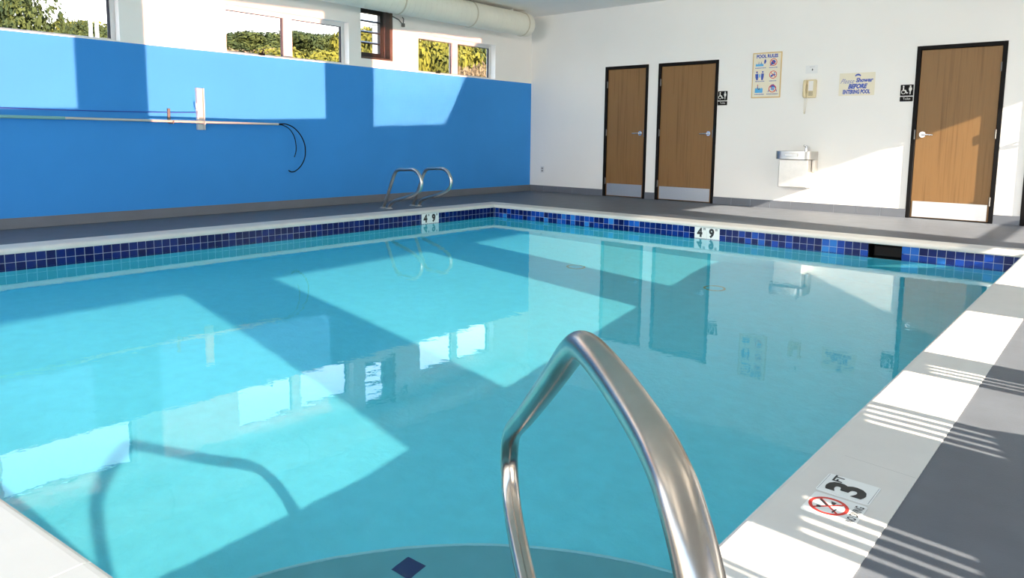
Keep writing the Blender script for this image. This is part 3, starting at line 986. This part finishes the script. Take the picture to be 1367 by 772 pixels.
# drinking fountain
root = empty('drinking_fountain', (4.93, -.2, .6))
tag(root, 'stainless steel drinking fountain hung on the white wall below the signs', 'drinking fountain')
fx0, fx1 = 4.70, 5.19
def basin_outline(inset=0., n=8):
    x0, x1, yf = fx0 + inset, fx1 - inset, -.34 + inset
    q = [(x0, -.0)]
    r = .10
    for k in range(n + 1):
        t = PI + PI / 2 * k / n
        q.append((x0 + r + r * math.cos(t), yf + r + r * math.sin(t)))
    for k in range(n + 1):
        t = 1.5 * PI + PI / 2 * k / n
        q.append((x1 - r + r * math.cos(t), yf + r + r * math.sin(t)))
    q.append((x1, 0.))
    return q
mb = MB()
o = basin_outline(); nI = len(o)
i1 = [(x * .86 + 4.945 * .14, (y + .17) * .78 - .17) for x, y in o]
lv = [[(x, y, .725) for x, y in o], [(x, y, .835) for x, y in o], [(x, y, .835) for x, y in i1], [(4.945 + (x - 4.945) * .8, -.18 + (y + .18) * .8, .775) for x, y in i1]]
for a, b in zip(lv, lv[1:]):
    mb.add(a + b, [(k, (k + 1) % nI, nI + (k + 1) % nI, nI + k) for k in range(nI)])
mb.add(lv[0], [tuple(range(nI))]); mb.add(lv[3], [tuple(reversed(range(nI)))])
bs = put('basin', mb, 'steel', root, smooth=True)
mb = MB().box(4.745, 5.150, -.262, 0, .33, .722)
put('apron', mb, 'pale_steel', root, bev=.012, segs=3)
mb = MB().box(fx0 + .02, fx1 + .0, -.04, 0, .60, .73)
mb.box(5.155, 5.195, -.12, 0, .55, .725)
put('mounting_bracket', mb, 'pale_steel', root, bev=.004)
mb = MB()
mb.tube([(5.06, -.10, .80), (5.06, -.10, .87), (5.055, -.105, .905), (5.035, -.13, .915)], .015, 12, radii=[.020, .017, .015, .012])
put('spout', mb, 'chrome', root, smooth=True)
put('push_bar', MB().obox((4.945, -.347, .785), (.09, 0, 0), (0, .006, 0), (0, 0, .02)), 'steel', root, bev=.003)

# ---------------------------------------------------------------- loungers on the sunny deck (just outside the picture, they throw the striped shade)
def deck_chair(x, y, w, slits, label, back=.80, rot=0.):
    """faces the windows; local +x is the way it faces"""
    root = empty('deck_chair', (x, y, 0))
    tag(root, label, 'chair', 'plastic deck chairs on the sunny side')
    c, s_ = math.cos(rot), math.sin(rot)
    Q = lambda a, b, z: (x + a * c - b * s_, y + a * s_ + b * c, z)
    def slab(a0, a1, b0, b1, z0, z1):
        m = MB().box(a0, a1, b0, b1, z0, z1)
        m.v = [Q(*p) for p in m.v]
        return m
    put('seat', slab(.0, .45, -w / 2, w / 2, .36, .40), 'chair_plastic', root, bev=.012)
    mb = MB()
    cuts = sorted(slits)
    edges = [-w / 2] + [v for q in cuts for v in q] + [w / 2]
    top = lambda t: back - .09 * (abs(t) / (w / 2)) ** 2.8
    f = lambda z: -.42 * (z - .34) - .25 * max(0, z - .45)
    def patch(t0, t1, za, zb, zc, zd):
        v = [Q(f(za), t0, za), Q(f(zb), t1, zb), Q(f(zc), t1, zc), Q(f(zd), t0, zd)]
        v += [Q(f(za) - .018, t0, za), Q(f(zb) - .018, t1, zb), Q(f(zc) - .018, t1, zc), Q(f(zd) - .018, t0, zd)]
        mb.add(v, [(0, 1, 2, 3), (7, 6, 5, 4), (0, 4, 5, 1), (1, 5, 6, 2), (2, 6, 7, 3), (3, 7, 4, 0)])
    zm = .52
    for k in range(0, len(edges), 2):
        a, b = edges[k], edges[k + 1]
        for q in range(4):
            patch(a, b, .30 + (zm - .30) * q / 4, .30 + (zm - .30) * q / 4, .30 + (zm - .30) * (q + 1) / 4, .30 + (zm - .30) * (q + 1) / 4)
    n = 24
    for k in range(n):
        t0, t1 = -w / 2 + w * k / n, -w / 2 + w * (k + 1) / n
        for q in range(3):
            z = lambda t, q: zm + (top(t) - zm) * q / 3
            patch(t0, t1, z(t0, q), z(t1, q), z(t1, q + 1), z(t0, q + 1))
    put('backrest', mb, 'chair_plastic', root)
    for a, b in ((.02, -1), (.02, 1), (.42, -1), (.42, 1)):
        mb = MB().tube([Q(a, b * (w / 2 - .03), .37), Q(a + (.03 if a > .2 else -.03), b * (w / 2 - .01), 0)], .02, 8, radii=[.026, .018])
        put('leg', mb, 'chair_plastic', root, smooth=True)
def four(c, p=.058, g=.024, n=4):
    return [(c + i * p, c + i * p + g) for i in range(n)]
ROT = R(16)
deck_chair(9.32, -7.985, .58, four(.045, .058, .026), 'pale plastic deck chair beside the 3 FT tile, slits towards the water step end', .66, ROT)
deck_chair(9.32, -8.585, .58, four(-.245, .060, .026), 'pale plastic deck chair second from the stair rail', .66, ROT)
deck_chair(9.32, -7.03, .40, four(-.15, .050, .024, 3), 'narrow pale plastic deck chair, third from the stair rail', .66, ROT)
deck_chair(9.32, -5.44, .62, [], 'pale plastic deck chair with a closed back, farthest from the stair rail', .66, ROT)
deck_chair(9.32, -9.35, .58, four(.10, .060, .026), 'pale plastic deck chair nearest the stair rail', .66, ROT)

# ---------------------------------------------------------------- outside
CAMP = Vector((8.562529, -10.431188, .971643))
CAMM = Matrix(((0.7564222610047363, -0.08514989392167628, 0.6485174312396004), (0.6539910009324961, 0.08177507907925993, -0.7520695494041044), (0.011006078129585537, 0.9930067129716234, 0.11754375456610784)))
FPX, CX, CY = 961.96075, 683., 298.42896

def hill_z(x, y):
    d = -x
    s = min(1, max(0, (d - 9) / 34)); s = s * s * (3 - 2 * s)
    top = 5.0 + .085 * max(-10, min(60, y)) + .5 * math.sin(y * .31) + .3 * math.sin(y * .83 + 1)
    return -.5 + s * top
mb = MB()
nx, ny = 26, 50
for i in range(nx + 1):
    for j in range(ny + 1):
        x = -3 - i * 2.4; y = -40 + j * 2.6
        mb.v.append((x, y, hill_z(x, y)))
for i in range(nx):
    for j in range(ny):
        a = i * (ny + 1) + j
        mb.f.append((a, a + 1, a + ny + 2, a + ny + 1)); mb.mi.append(0); mb.tone.append(0)
tag(put('hill', mb, 'hill', smooth=True), 'dry grassy hillside rising beyond the windows of the blue wall', 'hill', kind='structure')
mb = MB()
o4 = [(-60, -80, -.55), (80, -80, -.55), (80, 60, -.55), (-60, 60, -.55)]
i4 = [(-.2, NEAR - .1, -.55), (W, NEAR - .1, -.55), (W, .2, -.55), (-.2, .2, -.55)]
for i in range(4): mb.add([o4[i], o4[(i + 1) % 4], i4[(i + 1) % 4], i4[i]], [(0, 1, 2, 3)])
tag(put('ground', mb, 'asphalt'), 'flat outdoor ground around the pool building', 'ground', kind='structure')

def crown_mb(seed, n_blob, n_leaf, flat=1., cone=False, size=.16):
    """unit crown: leaves scattered over lobes, radius about 1, base at z = 0, height about 2 * flat"""
    r = random.Random(seed)
    mb = MB()
    blobs = []
    for k in range(n_blob):
        if cone:
            z = 2 * (k + .5) / n_blob
            rad = (2 - z) * .36 + .08
            a = r.random() * 2 * PI
            blobs.append((Vector((math.cos(a) * rad * .5, math.sin(a) * rad * .5, z)), rad * .7))
        else:
            a = r.random() * 2 * PI; rr = .62 * math.sqrt(r.random())
            z = flat * (.45 + 1.1 * r.random()) * (1 - .25 * rr)
            blobs.append((Vector((math.cos(a) * rr, math.sin(a) * rr, z)), .30 + .22 * r.random()))
    for k in range(n_leaf):
        c, rad = blobs[k % n_blob]
        d = Vector((r.gauss(0, 1), r.gauss(0, 1), r.gauss(0, 1))).normalized()
        p = c + Vector((d.x, d.y, d.z * .8)) * rad * (.72 + .33 * r.random())
        nrm = (d + Vector((r.gauss(0, .35), r.gauss(0, .35), r.gauss(0, .35)))).normalized()
        u = nrm.orthogonal().normalized(); w = nrm.cross(u)
        t = r.random() * 2 * PI
        u, w = u * math.cos(t) + w * math.sin(t), w * math.cos(t) - u * math.sin(t)
        s = size * (.6 + .7 * r.random())
        mb.add([p - u * s, p + w * s * .55 + nrm * s * .12, p + u * s, p - w * s * .55 + nrm * s * .12], [(0, 1, 2, 3)])
    return mb

PROTO = {}
def tree_proto(kind, seed):
    key = (kind, seed)
    if key not in PROTO:
        if kind == 'leaf_dark': mb = crown_mb(seed, 18, 8000 if seed < 5 else 17000, .95, size=.058 if seed < 5 else .028)
        elif kind == 'cone': mb = crown_mb(seed, 12, 3000, cone=True, size=.06)
        elif kind == 'leaf_tan': mb = crown_mb(seed, 10, 4000, .8, size=.05)
        else: mb = crown_mb(seed, 13, 7500, .8, size=.055)
        me = bpy.data.meshes.new('crown')
        me.from_pydata(mb.v, [], mb.f)
        me.materials.append(M['leaf_dark' if kind == 'cone' else kind])
        tm = MB().tube([(0, 0, -.6), (.02, 0, .3), (0, .03, .9)], .06, 8, radii=[.085, .06, .03])
        tme = bpy.data.meshes.new('trunk')
        tme.from_pydata(tm.v, [], tm.f); tme.materials.append(M['bark'])
        PROTO[key] = (me, tme)
    return PROTO[key]

def tree(name, kind, seed, x, y, width, height, label, group=None, lift=0.):
    z = hill_z(x, y) + lift
    root = empty(name, (x, y, z))
    tag(root, label, 'bush' if name == 'bush' else 'tree', group)
    me, tme = tree_proto(kind, seed)
    for nm, mesh in (('crown', me), ('trunk', tme)):
        o = bpy.data.objects.new(nm, mesh); COL.objects.link(o)
        o.parent = root
        o.scale = (width / 2, width / 2, height / 2)
        o.rotation_euler.z = (x * 7.3 + y * 3.1) % 6.28
    return root

def ray_at(u, v, x):
    d = CAMM @ Vector(((u - CX) / FPX, -(v - CY) / FPX, -1))
    return CAMP + d * ((x - CAMP.x) / d.x)

# trees beyond each window: (top pixel u, v in the photograph tells how high the tree stands, x = distance, width)
TL = {'leaf_dark': 'dark green tree on the hillside outside the high windows', 'leaf_gold': 'yellow green bush on the slope outside the high windows',
      'leaf_tan': 'dry tan bush on the slope outside the high windows', 'cone': 'small conifer on the slope outside the leftmost window'}
TG = {'leaf_dark': 'dark trees on the hillside', 'leaf_gold': 'yellow green bushes on the slope', 'leaf_tan': 'dry bushes on the slope', 'cone': 'small conifers'}
spots = []
rr = random.Random(11)
# window 2: dark trees along the top, gold bushes below
for u in range(300, 470, 17):
    spots.append((u + rr.uniform(-5, 5), 33 + .05 * (u - 300) + rr.uniform(-4, 4), -38 - rr.random() * 6, 4.6 + rr.random() * 1.5, 'leaf_dark'))
for u in range(296, 480, 21):
    spots.append((u + rr.uniform(-6, 6), 54 + rr.uniform(-3, 5), -24 - rr.random() * 4, 3.2 + rr.random(), 'leaf_gold' if rr.random() < .75 else 'leaf_tan'))
# vent
for u in (478, 492, 508, 523): spots.append((u, 24 + rr.uniform(-6, 4), -30, 4.2, 'leaf_dark' if u % 2 else 'leaf_gold'))
# window 3
for u in range(548, 665, 18):
    spots.append((u + rr.uniform(-4, 4), 34 + rr.uniform(-6, 6), -20 - rr.random() * 5, 4.4 + rr.random(), 'leaf_gold' if u < 600 else rr.choice(['leaf_dark', 'leaf_gold'])))
for u in (628, 645): spots.append((u, 66, -14, 2.2, 'leaf_tan'))
# window 1
for u in range(-40, 150, 24): spots.append((u + rr.uniform(-6, 6), 33 + .03 * u + rr.uniform(-3, 3), -22 - rr.random() * 5, 3.0, 'leaf_gold'))
for u in (118, 134): spots.append((u, 20, -34, 5, 'leaf_gold'))
spots += [(82, 24, -20, 1.5, 'cone'), (55, 29, -20, 1.3, 'cone'), (106, 17, -32, 2.6, 'leaf_dark'), (122, 22, -32, 3.0, 'leaf_dark')]
for k, (u, v, x, w, kind) in enumerate(spots):
    p = ray_at(u, v, x)
    h = max(1.2, p.z - hill_z(p.x, p.y)) 
    tree({'leaf_dark': 'tree', 'leaf_gold': 'bush', 'leaf_tan': 'bush', 'cone': 'conifer'}[kind], kind, k % 3, p.x, p.y, w, h / {'leaf_dark': .90, 'cone': .95}.get(kind, .78), TL[kind], TG[kind])
p = ray_at(-6, 8, -13)
tree('tree', 'leaf_dark', 5, p.x, p.y, 4.0, 6.6, 'big branching tree filling the left end of the leftmost window')

# white post and lamp sign outside
p = ray_at(505, 40, -9)
root = empty('white_post', (p.x, p.y, -.5))
tag(root, 'white stone post standing outside the dark louvred window', 'post')
put('shaft', MB().obox((p.x, p.y, 1.9), (.13, 0, 0), (0, .15, 0), (0, 0, 2.4)), 'post_white', root, bev=.02)
put('cap', MB().obox((p.x, p.y, 4.34), (.17, 0, 0), (0, .19, 0), (0, 0, .06)), 'post_white', root, bev=.02)
p = ray_at(119.5, 25, -14); q = ray_at(128, 25, -14)
root = empty('road_sign', ((p.x + q.x) / 2, (p.y + q.y) / 2, -.3))
tag(root, 'tall two legged sign frame outside the leftmost window', 'sign')
put('post', MB().cyl((p.x, p.y, -.4), (p.x, p.y, 5.4), .05, 10), 'post_white', root, smooth=True)
put('post', MB().cyl((q.x, q.y, -.4), (q.x, q.y, 5.4), .05, 10), 'post_white', root, smooth=True)
put('sign_panel', MB().obox(((p.x + q.x) / 2, (p.y + q.y) / 2, 4.62), (.02, 0, 0), (0, (q.y - p.y) / 2 + .04, 0), (0, 0, .16)), 'cream', root)
put('crossbar', MB().cyl((p.x, p.y, 4.22), (q.x, q.y + .25, 4.18), .025, 8), 'post_white', root)

# ---------------------------------------------------------------- light
SUN = Vector((-1, .14, -.4016)).normalized()
L = bpy.data.lights.new('sun', 'SUN')
L.energy = 27; L.angle = R(.6); L.color = (1, .86, .68)
L.cycles.is_caustics_light = True
o = bpy.data.objects.new('sun', L); COL.objects.link(o)
o.location = (30, -8, 14)
o.rotation_euler = SUN.to_track_quat('-Z', 'Y').to_euler()
for o in RECV: o.cycles.is_caustics_receiver = True

# added lamps standing in for sunlight the pool mirrors onto the blue wall
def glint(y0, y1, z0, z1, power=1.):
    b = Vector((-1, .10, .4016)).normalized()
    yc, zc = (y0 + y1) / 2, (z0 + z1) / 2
    L = bpy.data.lights.new('glint_lamp', 'AREA')
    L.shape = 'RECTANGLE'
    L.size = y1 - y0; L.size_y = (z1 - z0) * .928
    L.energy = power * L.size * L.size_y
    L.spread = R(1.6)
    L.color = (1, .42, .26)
    o = bpy.data.objects.new('glint_lamp', L); COL.objects.link(o)
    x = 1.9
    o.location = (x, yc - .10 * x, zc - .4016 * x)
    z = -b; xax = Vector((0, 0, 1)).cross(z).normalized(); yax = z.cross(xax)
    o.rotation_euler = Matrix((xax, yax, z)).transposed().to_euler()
GP = 15.0
glint(-11.0, -7.6, 1.17, 2.60, GP)
glint(-6.855, -4.49, 1.17, 2.60, GP)
n = 26
for k in range(n):
    z0 = 1.16 + 1.42 * k / n; z1 = 1.16 + 1.42 * (k + 1) / n
    glint(-3.64, min(-.9, -2.207 + ((z0 + z1) / 2 - 1.16) / 1.63), z0, z1, GP)

# unseen fill lamps, added to brighten the end wall, duct and ceiling
def flood(x, y, facing, energy, label):
    """facing +Y from the near wall, or facing -X from above the sunny bays"""
    z = 2.86
    root = empty('fill_lamp', (x, y, z))
    tag(root, label, 'wall lamp', 'unseen added fill lamps')
    if facing == 'y':
        hb, lb = (x - .62, x + .62, y, y + .09, z - .15, z + .15), (x - .59, x + .59, y + .09, y + .096, z - .13, z + .13)
        loc, rot = (x, y + .11, z), (R(93), 0, 0)
    else:
        hb, lb = (x - .09, x, y - .62, y + .62, z - .15, z + .15), (x - .096, x - .09, y - .59, y + .59, z - .13, z + .13)
        loc, rot = (x - .11, y, z), (R(106), 0, R(90))
    put('housing', MB().box(*hb), 'plate_white', root, bev=.01)
    put('lens', MB().box(*lb), 'plate_white', root)
    L = bpy.data.lights.new('fill_light', 'AREA'); L.shape = 'RECTANGLE'
    L.size, L.size_y = 1.16, .24
    L.energy = energy
    L.spread = R(75)
    L.color = (1, .90, .76)
    o = bpy.data.objects.new('fill_light', L); COL.objects.link(o)
    o.location = loc; o.rotation_euler = rot
for k, x in enumerate((3.2, 5.1, 7.0)):
    flood(x, NEAR, 'y', 29, 'unseen added fill lamp above the window behind the photographer, %s from the blue wall' % ('first', 'second', 'third')[k])
for k, y in enumerate((-2.5, -5.2, -8.3)):
    flood(W - .05, y, 'x', 19, 'unseen added fill lamp above the sunny bays, %s from the white end wall' % ('first', 'second', 'third')[k])

# sky portals in the glazed openings
def portal(loc, rot, sx, sy):
    L = bpy.data.lights.new('window_portal', 'AREA'); L.shape = 'RECTANGLE'; L.size = sx; L.size_y = sy
    L.cycles.is_portal = True
    o = bpy.data.objects.new('window_portal', L); COL.objects.link(o); o.location = loc; o.rotation_euler = rot
for a, b in RW: portal((W + .03, (a + b) / 2, (SILL + HEAD) / 2), (R(90), 0, R(90)), b - a, HEAD - SILL)
for a, b in FW: portal(((a + b) / 2, NEAR - .08, 1.4), (R(90), 0, R(180)), b - a, 2.5)
for a, b in LW + [VENT]: portal((-.2, (a + b) / 2, 2.3), (R(90), 0, R(-90)), b - a, .7)

wd = bpy.data.worlds.new('World'); sc.world = wd
wd.use_nodes = True
nt = wd.node_tree
bg = nt.nodes['Background']
tc = nt.nodes.new('ShaderNodeTexCoord'); sp = nt.nodes.new('ShaderNodeSeparateXYZ')
nt.links.new(tc.outputs['Generated'], sp.inputs[0])
nt.links.new(ramp(nt, sp.outputs['Z'], [(0, (1, .965, .91)), (.19, (1, .975, .94)), (.33, (.55, .75, 1)), (1, (.36, .60, 1))]), bg.inputs['Color'])
bg.inputs['Strength'].default_value = 4.6

# ---------------------------------------------------------------- camera and view
cam = bpy.data.cameras.new('Camera'); co = bpy.data.objects.new('Camera', cam); COL.objects.link(co)
co.matrix_world = Matrix.Translation(CAMP) @ CAMM.to_4x4()
cam.sensor_width = 36; cam.sensor_fit = 'HORIZONTAL'
cam.lens = FPX / 1367 * 36
cam.shift_x = 0
cam.shift_y = (CY - 386) / 1367
cam.clip_start = .02; cam.clip_end = 300
sc.camera = co
vs = sc.view_settings
vs.view_transform = 'Standard'; vs.look = 'None'; vs.gamma = 1; vs.use_curve_mapping = False
vs.exposure = 0
cy = sc.cycles
cy.use_denoising = True
cy.max_bounces = 12; cy.diffuse_bounces = 6; cy.glossy_bounces = 5; cy.transmission_bounces = 8; cy.transparent_max_bounces = 12
cy.sample_clamp_indirect = 6
cy.caustics_refractive = True; cy.caustics_reflective = True
cy.blur_glossy = .5
